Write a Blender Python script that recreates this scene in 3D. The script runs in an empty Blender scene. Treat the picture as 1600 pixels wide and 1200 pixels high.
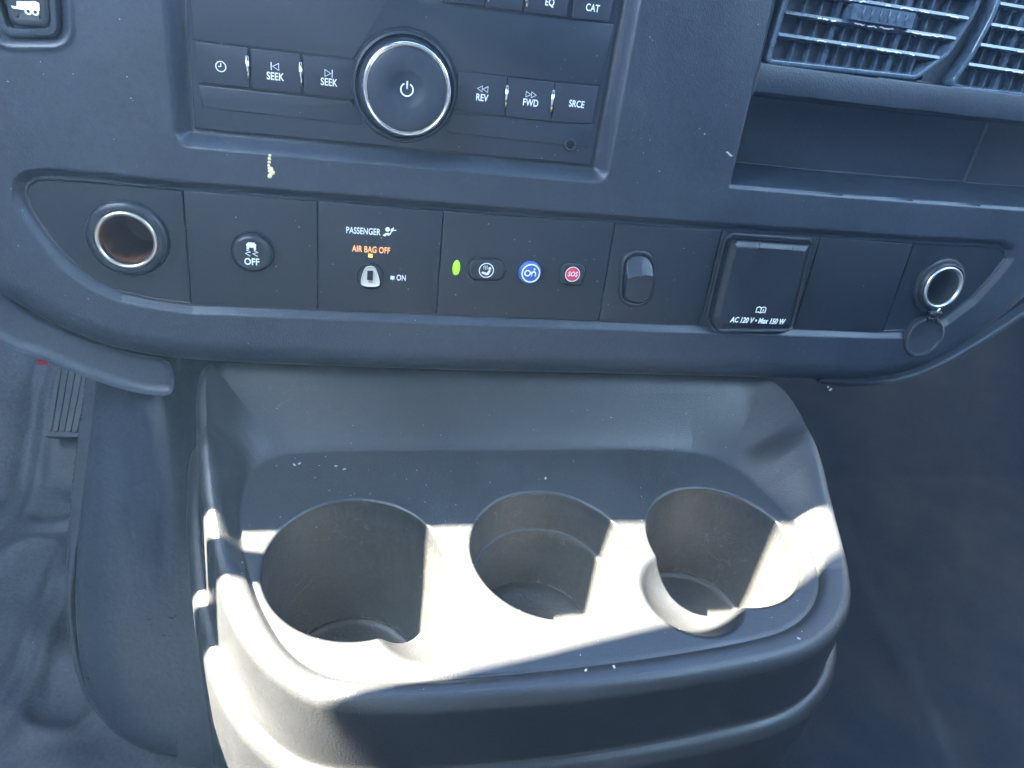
import bpy, bmesh, math, random
import numpy as np
from mathutils import Matrix, Vector
random.seed(7); rng = np.random.default_rng(7)
S = 0.001                                   # everything below is measured in millimetres
SC = bpy.context.scene

# ------------------------------------------------------------------ camera
F = 1110.0                                  # focal length in photo pixels (1600 wide)
ex = np.array([4770, 90, F]); ex = ex/np.linalg.norm(ex)
dn = np.array([-304, 2420, F]); dn = dn-ex*(dn@ex); dn = dn/np.linalg.norm(dn)
T = math.radians(10)                        # the dash face leans back ten degrees
WV = np.array([0, -math.cos(T), math.sin(T)]); VV = np.array([0, math.sin(T), math.cos(T)])
M = np.column_stack([[1, 0, 0], VV, WV]) @ np.array([ex, -dn, np.cross(ex, -dn)])
CAM = -M @ np.array([(633-800)/F*326, (138-600)/F*326, 326.0])
cd = bpy.data.cameras.new('camera'); cam = bpy.data.objects.new('camera', cd); SC.collection.objects.link(cam)
cd.sensor_width = 36; cd.lens = F/1600*36; cd.clip_start = 0.01; cd.clip_end = 50
R = Matrix(((M[0, 0], -M[0, 1], -M[0, 2]), (M[1, 0], -M[1, 1], -M[1, 2]), (M[2, 0], -M[2, 1], -M[2, 2])))
cam.matrix_world = Matrix.Translation(Vector(CAM*S)) @ R.to_4x4()
SC.camera = cam

# ------------------------------------------------------------------ light
ELEV = 51.0
SC.view_settings.view_transform = 'Standard'; SC.view_settings.look = 'None'
SC.view_settings.gamma = 1; SC.view_settings.use_curve_mapping = False
SC.view_settings.exposure = 5.4
wd = bpy.data.worlds.new('World'); SC.world = wd; wd.use_nodes = True
nt = wd.node_tree; sky = nt.nodes.new('ShaderNodeTexSky'); sky.sky_type = 'NISHITA'; sky.sun_disc = False
sky.sun_elevation = math.radians(ELEV); sky.sun_rotation = math.radians(-78)
sky.dust_density = 0.6; sky.ozone_density = 4.0
bg = nt.nodes['Background']; nt.links.new(sky.outputs[0], bg.inputs[0]); bg.inputs[1].default_value = 0.075
sd = bpy.data.lights.new('sun', 'SUN'); sd.energy = 5.0; sd.angle = math.radians(0.35); sd.color = (1.0, 0.90, 0.74)
sun = bpy.data.objects.new('sun', sd); SC.collection.objects.link(sun)
SUND = Vector((math.cos(math.radians(ELEV)), -0.12, -math.sin(math.radians(ELEV)))).normalized()
sun.rotation_euler = SUND.to_track_quat('-Z', 'Y').to_euler()

wl = bpy.data.lights.new('side_window_light', 'AREA'); wl.shape = 'RECTANGLE'; wl.size = 0.26; wl.size_y = 0.22; wl.energy = 0.27; wl.color = (0.60, 0.79, 1.0)
wo = bpy.data.objects.new('side_window_light', wl); SC.collection.objects.link(wo); wo.location = (-0.40, -0.24, 0.36)
wo.rotation_euler = (Vector((0.02, 0.0, 0.02))-wo.location).to_track_quat('-Z', 'Y').to_euler()

wl2 = bpy.data.lights.new('right_fill_light', 'AREA'); wl2.shape = 'RECTANGLE'; wl2.size = 0.4; wl2.size_y = 0.25; wl2.energy = 0.10; wl2.color = (0.50, 0.75, 1.0)  # fill lamp added to lift the right end of the dash and the vents
wo2 = bpy.data.objects.new('right_fill_light', wl2); SC.collection.objects.link(wo2); wo2.location = (0.52, -0.22, 0.36)
wo2.rotation_euler = (Vector((0.30, 0.0, 0.06))-wo2.location).to_track_quat('-Z', 'Y').to_euler()

# ------------------------------------------------------------------ helpers
def ray(px, py): return M @ np.array([(px-800)/F, (py-600)/F, 1.0])
def onplane(px, py, p0, n):
    r = ray(px, py); return CAM + r*((np.array(p0)-CAM)@n)/(r@n)
def uv(px, py, w=0.0):
    p = onplane(px, py, WV*w, WV); return (float(p[0]), float(p@VV))
def hz(px, py, z):
    p = onplane(px, py, [0, 0, z], np.array([0, 0, 1.0])); return (float(p[0]), float(p[1]))
def FP(u, v, w):                            # dash-face coordinates to world
    u, v, w = np.broadcast_arrays(np.asarray(u, float), np.asarray(v, float), np.asarray(w, float))
    return np.stack([u, v*VV[1]+w*WV[1], v*VV[2]+w*WV[2]], -1)
def FH(x, y, z):
    x, y, z = np.broadcast_arrays(np.asarray(x, float), np.asarray(y, float), np.asarray(z, float))
    return np.stack([x, y, z], -1)

ORG = {}
def link(o): SC.collection.objects.link(o); return o
def thing(name, label, cat, loc, group=None, kind=None):
    o = link(bpy.data.objects.new(name, None)); o.location = Vector(loc)*S; o.empty_display_size = 0.01
    o['label'] = label; o['category'] = cat
    if group: o['group'] = group
    if kind: o['kind'] = kind
    ORG[o.name] = np.array(loc, float); return o
def put(name, verts, faces, mat, parent=None, smooth=True, origin=None, normals=None):
    verts = np.asarray(verts, float)
    org = ORG[parent.name] if parent is not None else (np.array(origin, float) if origin is not None else verts.mean(0))
    me = bpy.data.meshes.new(name)
    V = (verts-org)*S
    if isinstance(faces, np.ndarray):
        nf = len(faces); me.vertices.add(len(V)); me.vertices.foreach_set('co', V.astype(np.float32).ravel())
        me.loops.add(nf*4); me.loops.foreach_set('vertex_index', faces.astype(np.int32).ravel())
        me.polygons.add(nf); me.polygons.foreach_set('loop_start', np.arange(0, nf*4, 4, dtype=np.int32))
        me.polygons.foreach_set('loop_total', np.full(nf, 4, dtype=np.int32)); me.update(calc_edges=True)
    else:
        me.from_pydata([tuple(p) for p in V], [], [tuple(f) for f in faces]); me.update()
    me.polygons.foreach_set('use_smooth', [smooth]*len(me.polygons))
    me.materials.append(mat)
    if normals is not None: me.normals_split_custom_set_from_vertices([tuple(n) for n in normals])
    o = link(bpy.data.objects.new(name, me))
    if parent is not None: o.parent = parent; ORG[o.name] = org
    else: o.location = Vector(org)*S; ORG[o.name] = org
    return o
def sharp(o, ang=35):
    me = o.data; bm = bmesh.new(); bm.from_mesh(me)
    bmesh.ops.recalc_face_normals(bm, faces=bm.faces)
    for e in bm.edges:
        e.smooth = not (len(e.link_faces) == 2 and e.calc_face_angle(0) > math.radians(ang))
    bm.to_mesh(me); bm.free(); return o

def area(p): p = np.asarray(p); q = np.roll(p, -1, 0); return 0.5*np.sum(p[:, 0]*q[:, 1]-q[:, 0]*p[:, 1])
def ccw(p):
    p = np.asarray(p, float); return p if area(p) > 0 else p[::-1].copy()
def chaikin(p, n=2, closed=True):
    p = np.asarray(p, float)
    for _ in range(n):
        q = np.roll(p, -1, 0) if closed else p[1:]
        a = p if closed else p[:-1]
        r = np.empty((len(a)*2, 2)); r[0::2] = a*0.75+q*0.25; r[1::2] = a*0.25+q*0.75
        p = r if closed else np.vstack([p[:1], r, p[-1:]])
    return p
def fillet(p, r, n=5):
    p = np.asarray(p, float); out = []; N = len(p)
    rr = list(r) if hasattr(r, '__len__') else [r]*N
    if area(p) < 0: p = p[::-1].copy(); rr = rr[::-1]
    for i in range(N):
        a, b, c = p[i-1], p[i], p[(i+1) % N]
        d1 = (a-b)/np.linalg.norm(a-b); d2 = (c-b)/np.linalg.norm(c-b)
        ang = math.acos(max(-1, min(1, float(d1@d2)))); t = rr[i]/math.tan(ang/2)
        t = min(t, 0.48*np.linalg.norm(a-b), 0.48*np.linalg.norm(c-b)); rad = t*math.tan(ang/2)
        bis = (d1+d2); bis = bis/np.linalg.norm(bis); cen = b+bis*rad/math.sin(ang/2)
        p1 = b+d1*t-cen; p2 = b+d2*t-cen
        a1 = math.atan2(p1[1], p1[0]); a2 = math.atan2(p2[1], p2[0]); da = (a2-a1+math.pi) % (2*math.pi)-math.pi
        for k in range(n+1):
            q = a1+da*k/n; out.append(cen+rad*np.array([math.cos(q), math.sin(q)]))
    return np.array(out)
def rect(u0, v0, u1, v1): return np.array([[u0, v0], [u1, v0], [u1, v1], [u0, v1]], float)
def circ(cu, cv, r, n=64, ry=None):
    a = np.linspace(0, 2*math.pi, n, endpoint=False); return np.stack([cu+r*np.cos(a), cv+(ry or r)*np.sin(a)], -1)
def inset(p, d):
    a = np.roll(p, 1, 0); c = np.roll(p, -1, 0); e1 = p-a; e2 = c-p
    e1 /= np.linalg.norm(e1, axis=1)[:, None]+1e-9; e2 /= np.linalg.norm(e2, axis=1)[:, None]+1e-9
    n1 = np.stack([-e1[:, 1], e1[:, 0]], -1); n2 = np.stack([-e2[:, 1], e2[:, 0]], -1)
    b = n1+n2; L = np.linalg.norm(b, axis=1)[:, None]; b /= L+1e-9
    return p+b*np.minimum(d/np.maximum(np.abs(np.sum(b*n1, 1)), 0.5), abs(d)*1.6 if d >= 0 else 1e9)[:, None] if d >= 0 else \
        p+b*np.maximum(d/np.maximum(np.abs(np.sum(b*n1, 1)), 0.5), -abs(d)*1.6)[:, None]
def rings(name, poly, prof, mat, parent=None, fr=FP, cap=True, smooth=True, ang=35, **k):
    """stack of outlines: prof = [(inset, height), ...]; the last ring is capped"""
    p = ccw(poly); n = len(p); V = []; Fs = []
    for (d, h) in prof: q = inset(p, d); V.append(fr(q[:, 0], q[:, 1], h))
    for i in range(len(prof)-1):
        for j in range(n): Fs.append((i*n+j, i*n+(j+1) % n, (i+1)*n+(j+1) % n, (i+1)*n+j))
    if cap:
        b = (len(prof)-1)*n; cen = np.mean(V[-1], 0); Vn = np.vstack(V+[cen[None]])
        convex = True
        Fs.append(tuple(range(b, b+n))); Vn = Vn[:-1]
    else: Vn = np.vstack(V)
    o = put(name, Vn, Fs, mat, parent, smooth, **k)
    return sharp(o, ang)
def bevprof(h0, h1, b, n=3):
    out = [(0, h0)]
    for i in range(n+1):
        a = math.pi/2*i/n; out.append((b*(1-math.cos(a)), h1-b*(1-math.sin(a))))
    return out
def plate(name, poly, h0, h1, b, mat, parent=None, **k): return rings(name, poly, bevprof(h0, h1, b), mat, parent, **k)
def lathe(name, cu, cv, prof, mat, parent=None, n=72, fr=FP, cap=True, ang=40, **k):
    a = np.linspace(0, 2*math.pi, n, endpoint=False); V = []; Fs = []
    for (r, h) in prof: V.append(fr(cu+r*np.cos(a), cv+r*np.sin(a), h))
    for i in range(len(prof)-1):
        for j in range(n): Fs.append((i*n+j, i*n+(j+1) % n, (i+1)*n+(j+1) % n, (i+1)*n+j))
    if cap: Fs.append(tuple(range((len(prof)-1)*n, len(prof)*n)))
    return sharp(put(name, np.vstack(V), Fs, mat, parent, True, **k), ang)
def tubes(name, lines, r, w, mat, parent, fr=FP, flat=0.5, nseg=6):
    """painted or moulded strokes: thin rounded beads lying on the face"""
    V = []; Fs = []
    for ln in lines:
        ln = np.asarray(ln, float); closed = np.allclose(ln[0], ln[-1]) and len(ln) > 3
        if closed: ln = ln[:-1]
        m = len(ln); base = len(V)
        for i in range(m):
            a = ln[i-1] if (i > 0 or closed) else ln[i]; c = ln[(i+1) % m] if (i < m-1 or closed) else ln[i]
            t = (c-a)/ (np.linalg.norm(c-a)+1e-9); nrm = np.array([-t[1], t[0]])
            for k in range(nseg):
                q = 2*math.pi*k/nseg; off = nrm*r*math.cos(q)
                V.append(fr(ln[i][0]+off[0], ln[i][1]+off[1], w+r*flat*math.sin(q)))
        for i in range(m if closed else m-1):
            for k in range(nseg):
                A = base+i*nseg+k; B = base+i*nseg+(k+1) % nseg; C_ = base+((i+1) % m)*nseg+(k+1) % nseg; D = base+((i+1) % m)*nseg+k
                Fs.append((A, B, C_, D))
        if not closed: Fs.append(tuple(base+k for k in range(nseg))[::-1]); Fs.append(tuple(base+(m-1)*nseg+k for k in range(nseg)))
    return put(name, np.array(V), Fs, mat, parent, True)
def polys(name, ps, h0, h1, mat, parent, fr=FP):
    V = []; Fs = []
    for p in ps:
        p = ccw(p); n = len(p); b = len(V)
        V += list(fr(p[:, 0], p[:, 1], h1))+list(fr(p[:, 0], p[:, 1], h0))
        Fs.append(tuple(range(b, b+n)))
        for j in range(n): Fs.append((b+n+j, b+n+(j+1) % n, b+(j+1) % n, b+j))
    return put(name, np.array(V), Fs, mat, parent, False)
def pad(name, poly, fn, mat, parent, step=0.3, fr=FP, wt=None, base=-8.0):
    """moulded pad: height is a function of the distance inside the outline"""
    poly = ccw(poly); X_, Y_ = grid(poly[:, 0].min()-step*2, poly[:, 0].max()+step*2, poly[:, 1].min()-step*2, poly[:, 1].max()+step*2, step)
    d_ = -sdf(X_, Y_, poly); Z_ = fn(d_, X_, Y_)
    # pull the rim samples onto the outline, then close the sides with a strip
    gx, gy = np.gradient(d_, axis=1)/step, np.gradient(d_, axis=0)/step; out_ = (d_ < 0) & (d_ > -step*1.5)
    X_ = X_-np.where(out_, gx*d_, 0); Y_ = Y_-np.where(out_, gy*d_, 0)
    z0 = fn(np.zeros(1), poly[:1, 0], poly[:1, 1]); z0 = float(np.ravel(z0)[0]); Z_ = np.where(out_, z0, Z_); mk = d_ > -step*1.5
    P = fr(X_, Y_, Z_); gu = np.gradient(P, axis=1); gv = np.gradient(P, axis=0); N = np.cross(gu, gv); N /= np.linalg.norm(N, axis=2)[..., None]+1e-12
    ny, nx = X_.shape; idx = np.arange(ny*nx).reshape(ny, nx); Q = np.stack([idx[:-1, :-1], idx[:-1, 1:], idx[1:, 1:], idx[1:, :-1]], -1)
    f = Q[mk[:-1, :-1] & mk[1:, 1:] & mk[1:, :-1] & mk[:-1, 1:]]; used = np.unique(f); mp = np.full(ny*nx, -1); mp[used] = np.arange(len(used))
    V = P.reshape(-1, 3)[used]; NN = N.reshape(-1, 3)[used]; F_ = mp[f]; n0 = len(V); m = len(poly)
    tg_ = np.roll(poly, -1, 0)-np.roll(poly, 1, 0); tg_ /= np.linalg.norm(tg_, axis=1)[:, None]+1e-9
    sn_ = fr(poly[:, 0]+tg_[:, 1], poly[:, 1]-tg_[:, 0], 0.0)-fr(poly[:, 0], poly[:, 1], 0.0)
    V = np.vstack([V, fr(poly[:, 0], poly[:, 1], z0), fr(poly[:, 0], poly[:, 1], base)]); NN = np.vstack([NN, sn_, sn_])
    k_ = np.arange(m); k2 = (k_+1) % m; F_ = np.vstack([F_, np.stack([n0+m+k_, n0+m+k2, n0+k2, n0+k_], -1)])
    return put(name, V, F_, mat, parent, True, normals=NN)
def qround(d, r): q_ = np.clip(r-np.clip(d, 0, r), 0, r); return r-np.sqrt(np.clip(r*r-q_*q_, 0, None))
def text(name, s, u, v, size, w, mat, parent, fr=FP, sx=0.8, bold=0.0, shear=0.0, th=0.12, align='CENTER'):
    c = bpy.data.curves.new('t', 'FONT'); c.body = s; c.size = size; c.align_x = align; c.align_y = 'CENTER'
    c.extrude = th; c.offset = bold; c.shear = shear; c.resolution_u = 4; c.space_character = 1.02
    o = link(bpy.data.objects.new('t', c)); dg = bpy.context.evaluated_depsgraph_get()
    me = bpy.data.meshes.new_from_object(o.evaluated_get(dg)); bpy.data.objects.remove(o)
    P = np.array([tuple(q.co) for q in me.vertices]); Fs = [tuple(p.vertices) for p in me.polygons]
    bpy.data.meshes.remove(me)
    return put(name, fr(u+P[:, 0]*sx, v+P[:, 1], w+P[:, 2]), Fs, mat, parent, False)

def sdf(px, py, poly):
    """signed distance to a closed polygon, negative inside"""
    poly = np.asarray(poly, float); sh = px.shape; x = px.ravel(); y = py.ravel()
    d = np.full(x.shape, 1e18); ins = np.zeros(x.shape, bool); n = len(poly)
    for i in range(n):
        ax, ay = poly[i-1]; bx, by = poly[i]; ex_, ey_ = bx-ax, by-ay
        t = np.clip(((x-ax)*ex_+(y-ay)*ey_)/(ex_*ex_+ey_*ey_+1e-12), 0, 1)
        d = np.minimum(d, (x-ax-t*ex_)**2+(y-ay-t*ey_)**2)
        if ay != by:
            c = ((ay > y) != (by > y)) & (x < (bx-ax)*(y-ay)/(by-ay)+ax); ins ^= c
    d = np.sqrt(d); d[ins] *= -1; return d.reshape(sh)
def sst(t): t = np.clip(t, 0, 1); return t*t*(3-2*t)
def smin(a, b, k):
    h = np.clip(0.5+0.5*(b-a)/k, 0, 1); return b*(1-h)+a*h-k*h*(1-h)
def grid(x0, x1, y0, y1, st):
    xs = np.arange(x0, x1+st/2, st); ys = np.arange(y0, y1+st/2, st); return np.meshgrid(xs, ys)
def sheet(X, Y, Z, fr, groups, parent, mats, keep=None):
    """height field cut into named pieces that share smooth normals; groups = {name: face mask}"""
    P = fr(X, Y, Z); ny, nx = X.shape
    gu = np.gradient(P, axis=1); gv = np.gradient(P, axis=0); N = np.cross(gu, gv); N /= np.linalg.norm(N, axis=2)[..., None]+1e-12
    P = P.reshape(-1, 3); N = N.reshape(-1, 3); idx = np.arange(ny*nx).reshape(ny, nx)
    Q = np.stack([idx[:-1, :-1], idx[:-1, 1:], idx[1:, 1:], idx[1:, :-1]], -1)
    out = []
    for (nm, mask, mt) in groups:
        f = Q[mask]; used = np.unique(f); mp = np.full(ny*nx, -1); mp[used] = np.arange(len(used))
        out.append(put(nm, P[used], mp[f], mt, parent, True, normals=N[used]))
    return out

# ------------------------------------------------------------------ materials
def nodes(m): return m.node_tree.nodes, m.node_tree.links
def plastic(name, col, rough=0.5, grain=0.25, gscale=1500, specks=0.5, smudge=0.12, spec=0.5, coat=0.0, vary=0.15, scratch=0.0):
    m = bpy.data.materials.new(name); m.use_nodes = True; n, l = nodes(m); b = n['Principled BSDF']
    tc = n.new('ShaderNodeTexCoord')
    b.inputs['Specular IOR Level'].default_value = spec; b.inputs['Coat Weight'].default_value = coat
    # slow dusty variation
    n1 = n.new('ShaderNodeTexNoise'); n1.inputs['Scale'].default_value = 22; n1.inputs['Detail'].default_value = 7; n1.inputs['Roughness'].default_value = 0.65
    l.new(tc.outputs['Object'], n1.inputs['Vector'])
    r1 = n.new('ShaderNodeMapRange'); r1.inputs[1].default_value = 0.3; r1.inputs[2].default_value = 0.7
    r1.inputs[3].default_value = 1-vary; r1.inputs[4].default_value = 1+vary; l.new(n1.outputs[0], r1.inputs[0])
    nf = n.new('ShaderNodeTexNoise'); nf.inputs['Scale'].default_value = 330; nf.inputs['Detail'].default_value = 5; nf.inputs['Roughness'].default_value = 0.8; l.new(tc.outputs['Object'], nf.inputs['Vector'])
    rf = n.new('ShaderNodeMapRange'); rf.inputs[1].default_value = 0.35; rf.inputs[2].default_value = 0.68; rf.inputs[3].default_value = 1-vary*1.1; rf.inputs[4].default_value = 1+vary*1.6; l.new(nf.outputs[0], rf.inputs[0])
    mm = n.new('ShaderNodeMath'); mm.operation = 'MULTIPLY'; l.new(r1.outputs[0], mm.inputs[0]); l.new(rf.outputs[0], mm.inputs[1])
    vm = n.new('ShaderNodeVectorMath'); vm.operation = 'SCALE'; vm.inputs[0].default_value = col; l.new(mm.outputs[0], vm.inputs['Scale'])
    # specks of dust
    vo = n.new('ShaderNodeTexVoronoi'); vo.inputs['Scale'].default_value = 260; l.new(tc.outputs['Object'], vo.inputs['Vector'])
    n2 = n.new('ShaderNodeTexNoise'); n2.inputs['Scale'].default_value = 60; n2.inputs['Detail'].default_value = 3; l.new(tc.outputs['Object'], n2.inputs['Vector'])
    mr = n.new('ShaderNodeMapRange'); mr.inputs[1].default_value = 0.62; mr.inputs[2].default_value = 0.85; mr.inputs[3].default_value = 0.0; mr.inputs[4].default_value = 0.22; l.new(n2.outputs[0], mr.inputs[0])
    lt = n.new('ShaderNodeMath'); lt.operation = 'LESS_THAN'; l.new(vo.outputs['Distance'], lt.inputs[0]); l.new(mr.outputs[0], lt.inputs[1])
    ml = n.new('ShaderNodeMath'); ml.operation = 'MULTIPLY'; ml.inputs[1].default_value = specks; l.new(lt.outputs[0], ml.inputs[0])
    mx = n.new('ShaderNodeMix'); mx.data_type = 'RGBA'; l.new(ml.outputs[0], mx.inputs[0]); l.new(vm.outputs[0], mx.inputs[6]); mx.inputs[7].default_value = (0.32, 0.31, 0.28, 1)
    col_out = mx.outputs[2]
    if scratch > 0:
        ns = n.new('ShaderNodeTexNoise'); ns.inputs['Scale'].default_value = 38; ns.inputs['Detail'].default_value = 1; ns.inputs['Distortion'].default_value = 3.5; l.new(tc.outputs['Object'], ns.inputs['Vector'])
        s1 = n.new('ShaderNodeMath'); s1.operation = 'SUBTRACT'; s1.inputs[1].default_value = 0.5; l.new(ns.outputs[0], s1.inputs[0])
        s2 = n.new('ShaderNodeMath'); s2.operation = 'ABSOLUTE'; l.new(s1.outputs[0], s2.inputs[0])
        s3 = n.new('ShaderNodeMapRange'); s3.inputs[1].default_value = 0.0; s3.inputs[2].default_value = 0.006; s3.inputs[3].default_value = scratch; s3.inputs[4].default_value = 0.0; l.new(s2.outputs[0], s3.inputs[0])
        nm = n.new('ShaderNodeTexNoise'); nm.inputs['Scale'].default_value = 30; l.new(tc.outputs['Object'], nm.inputs['Vector'])
        s4 = n.new('ShaderNodeMapRange'); s4.inputs[1].default_value = 0.52; s4.inputs[2].default_value = 0.62; l.new(nm.outputs[0], s4.inputs[0])
        s5 = n.new('ShaderNodeMath'); s5.operation = 'MULTIPLY'; l.new(s3.outputs[0], s5.inputs[0]); l.new(s4.outputs[0], s5.inputs[1])
        m3_ = n.new('ShaderNodeMix'); m3_.data_type = 'RGBA'; l.new(s5.outputs[0], m3_.inputs[0]); l.new(mx.outputs[2], m3_.inputs[6]); m3_.inputs[7].default_value = (0.16, 0.16, 0.15, 1); col_out = m3_.outputs[2]
    l.new(col_out, b.inputs['Base Color'])
    r2 = n.new('ShaderNodeMapRange'); r2.inputs[1].default_value = 0.3; r2.inputs[2].default_value = 0.75
    r2.inputs[3].default_value = rough-smudge; r2.inputs[4].default_value = rough+smudge; l.new(n1.outputs[0], r2.inputs[0]); l.new(r2.outputs[0], b.inputs['Roughness'])
    if grain > 0:
        g = n.new('ShaderNodeTexNoise'); g.inputs['Scale'].default_value = gscale; g.inputs['Detail'].default_value = 2; l.new(tc.outputs['Object'], g.inputs['Vector'])
        bp = n.new('ShaderNodeBump'); bp.inputs['Strength'].default_value = grain; bp.inputs['Distance'].default_value = 0.0004; l.new(g.outputs[0], bp.inputs['Height']); l.new(bp.outputs[0], b.inputs['Normal'])
    return m
def simple(name, col, rough=0.5, metal=0.0, emit=None, es=0.0, alpha=1.0):
    m = bpy.data.materials.new(name); m.use_nodes = True; n, l = nodes(m); b = n['Principled BSDF']
    tc = n.new('ShaderNodeTexCoord'); n1 = n.new('ShaderNodeTexNoise'); n1.inputs['Scale'].default_value = 400; n1.inputs['Detail'].default_value = 4
    l.new(tc.outputs['Object'], n1.inputs['Vector'])
    r1 = n.new('ShaderNodeMapRange'); r1.inputs[3].default_value = 0.85; r1.inputs[4].default_value = 1.12; l.new(n1.outputs[0], r1.inputs[0])
    vm = n.new('ShaderNodeVectorMath'); vm.operation = 'SCALE'; vm.inputs[0].default_value = col; l.new(r1.outputs[0], vm.inputs['Scale']); l.new(vm.outputs[0], b.inputs['Base Color'])
    b.inputs['Roughness'].default_value = rough; b.inputs['Metallic'].default_value = metal
    if emit: b.inputs['Emission Color'].default_value = (*emit, 1); b.inputs['Emission Strength'].default_value = es
    return m
M_FAS = plastic('dash_plastic', (0.019, 0.026, 0.038), 0.45, 0.45, 1100, vary=0.14, scratch=0.1)
M_MOD = plastic('switch_plastic', (0.0085, 0.012, 0.018), 0.46, 0.15, 1500, specks=0.3)
M_RAD = plastic('radio_plastic', (0.013, 0.019, 0.029), 0.38, 0.08, 2000, specks=0.25, smudge=0.06, vary=0.08)
M_BTN = plastic('button_plastic', (0.012, 0.017, 0.028), 0.45, 0.08, 2000, specks=0.2, smudge=0.05, vary=0.06)
M_GLO = plastic('knob_plastic', (0.014, 0.021, 0.034), 0.45, 0.0, specks=0.2, smudge=0.05)
M_CON = plastic('console_plastic', (0.0205, 0.0220, 0.0235), 0.44, 0.35, 1100, specks=0.5, vary=0.09, scratch=0.12)
M_WEL = plastic('well_plastic', (0.032, 0.032, 0.031), 0.50, 0.45, 500, specks=0.6, vary=0.16, scratch=0.6)
M_ENG = plastic('cover_plastic', (0.034, 0.042, 0.058), 0.36, 0.7, 330, specks=0.7, vary=0.14, scratch=0.12)
M_TRM = plastic('trim_plastic', (0.032, 0.041, 0.056), 0.55, 0.3, 1200)
M_DRK = plastic('dark_plastic', (0.005, 0.009, 0.016), 0.6, 0.1, 1200, specks=0.1)
M_VNT = plastic('vent_plastic', (0.05, 0.075, 0.11), 0.25, 0.25, 700, specks=1.0, smudge=0.12, vary=0.3)
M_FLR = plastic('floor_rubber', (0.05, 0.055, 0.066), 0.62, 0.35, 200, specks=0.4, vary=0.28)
M_FLD = plastic('shaded_carpet', (0.003, 0.006, 0.012), 0.9, 0.5, 700, specks=0.2, vary=0.3)  # near black base puts the right footwell's shade into the colour
M_PED = plastic('pedal_rubber', (0.045, 0.048, 0.055), 0.6, 0.2, 900)
M_WHT = simple('white_print', (0.72, 0.74, 0.76), 0.5)
M_KEY = simple('ivory_plastic', (0.55, 0.52, 0.46), 0.45)
M_CHR = simple('chrome', (0.75, 0.74, 0.72), 0.16, 1.0)
M_BRS = simple('tarnished_steel', (0.62, 0.55, 0.47), 0.3, 1.0)
M_ALU = simple('bare_steel', (0.55, 0.58, 0.60), 0.35, 1.0)
M_BLK = simple('hole_black', (0.003, 0.003, 0.004), 0.9)
M_CAP = plastic('cap_plastic', (0.022, 0.027, 0.035), 0.38)
M_BLU = simple('blue_button', (0.035, 0.09, 0.36), 0.4)
M_RED = simple('red_print', (0.55, 0.03, 0.06), 0.45)
M_GRN = simple('green_lamp', (0.1, 0.5, 0.02), 0.4, emit=(0.22, 1.0, 0.0), es=0.042)
M_AMB = simple('amber_lamp', (0.6, 0.3, 0.05), 0.4, emit=(1.0, 0.55, 0.06), es=0.046)
M_ORG = simple('orange_lit_print', (0.7, 0.3, 0.12), 0.5, emit=(1.0, 0.38, 0.12), es=0.024)
M_CRM = simple('yellow_crumb', (0.62, 0.55, 0.30), 0.8)
M_DST = simple('dust_fleck', (0.34, 0.33, 0.30), 0.8)
M_RLT = simple('red_plastic', (0.6, 0.02, 0.03), 0.4)
M_CAB = simple('cabin_trim', (0.06, 0.075, 0.10), 0.8)

# ------------------------------------------------------------------ cabin round the picture: added panels that shape the light, footwell floor
def box(name, lo, hi, mat, parent=None, **k):
    x0, y0, z0 = lo; x1, y1, z1 = hi
    V = [(x0, y0, z0), (x1, y0, z0), (x1, y1, z0), (x0, y1, z0), (x0, y0, z1), (x1, y0, z1), (x1, y1, z1), (x0, y1, z1)]
    return put(name, V, [(0, 3, 2, 1), (4, 5, 6, 7), (0, 1, 5, 4), (1, 2, 6, 5), (2, 3, 7, 6), (3, 0, 4, 7)], mat, parent, False, **k)
# unseen panel added to shape the sun patch: a wall with one opening through which the sun falls on the console
def sun_mask():
    xo = -420.0
    tray = [(-150, -101), (0, -101), (132, -101.4), (200, -105), (262, -107), (262, -124), (220, -141), (210, -146), (195, -153), (160, -160), (112, -168), (63, -177), (18, -184), (-26, -191), (-60, -197), (-150, -215), (-150, -132), (-95, -128), (-42, -132), (-34, -125), (-42, -117), (-90, -108), (-150, -105)]
    op = []
    for (x, y) in tray:
        k_ = (x-xo)/SUND.x; op.append((y-SUND.y*k_, -181-SUND.z*k_))
    op = np.array(op)
    def fr(a, b, h): 
        a, b, h = np.broadcast_arrays(np.asarray(a, float), np.asarray(b, float), np.asarray(h, float)); return np.stack([h, a, b], -1)
    # outer frame joined to the opening by triangulated fill
    bm = bmesh.new(); out = [(-700, -460), (700, -460), (700, 1420), (-700, 1420)]
    vo = [bm.verts.new((0, a*S, b*S)) for a, b in out]; vi = [bm.verts.new((0, a*S, b*S)) for a, b in op]
    es = [bm.edges.new((vo[i], vo[(i+1) % len(vo)])) for i in range(len(vo))]+[bm.edges.new((vi[i], vi[(i+1) % len(vi)])) for i in range(len(vi))]
    bmesh.ops.triangle_fill(bm, edges=es, use_beauty=True)
    g = bmesh.ops.extrude_face_region(bm, geom=bm.faces[:])
    for v in [q for q in g['geom'] if isinstance(q, bmesh.types.BMVert)]: v.co.x -= 0.012
    me = bpy.data.meshes.new('shade_wall'); bm.to_mesh(me); bm.free(); me.materials.append(M_CAB)
    o = link(bpy.data.objects.new('shade_wall', me)); o.location = (xo*S, 0, 0); o['kind'] = 'structure'
sun_mask()

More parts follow.
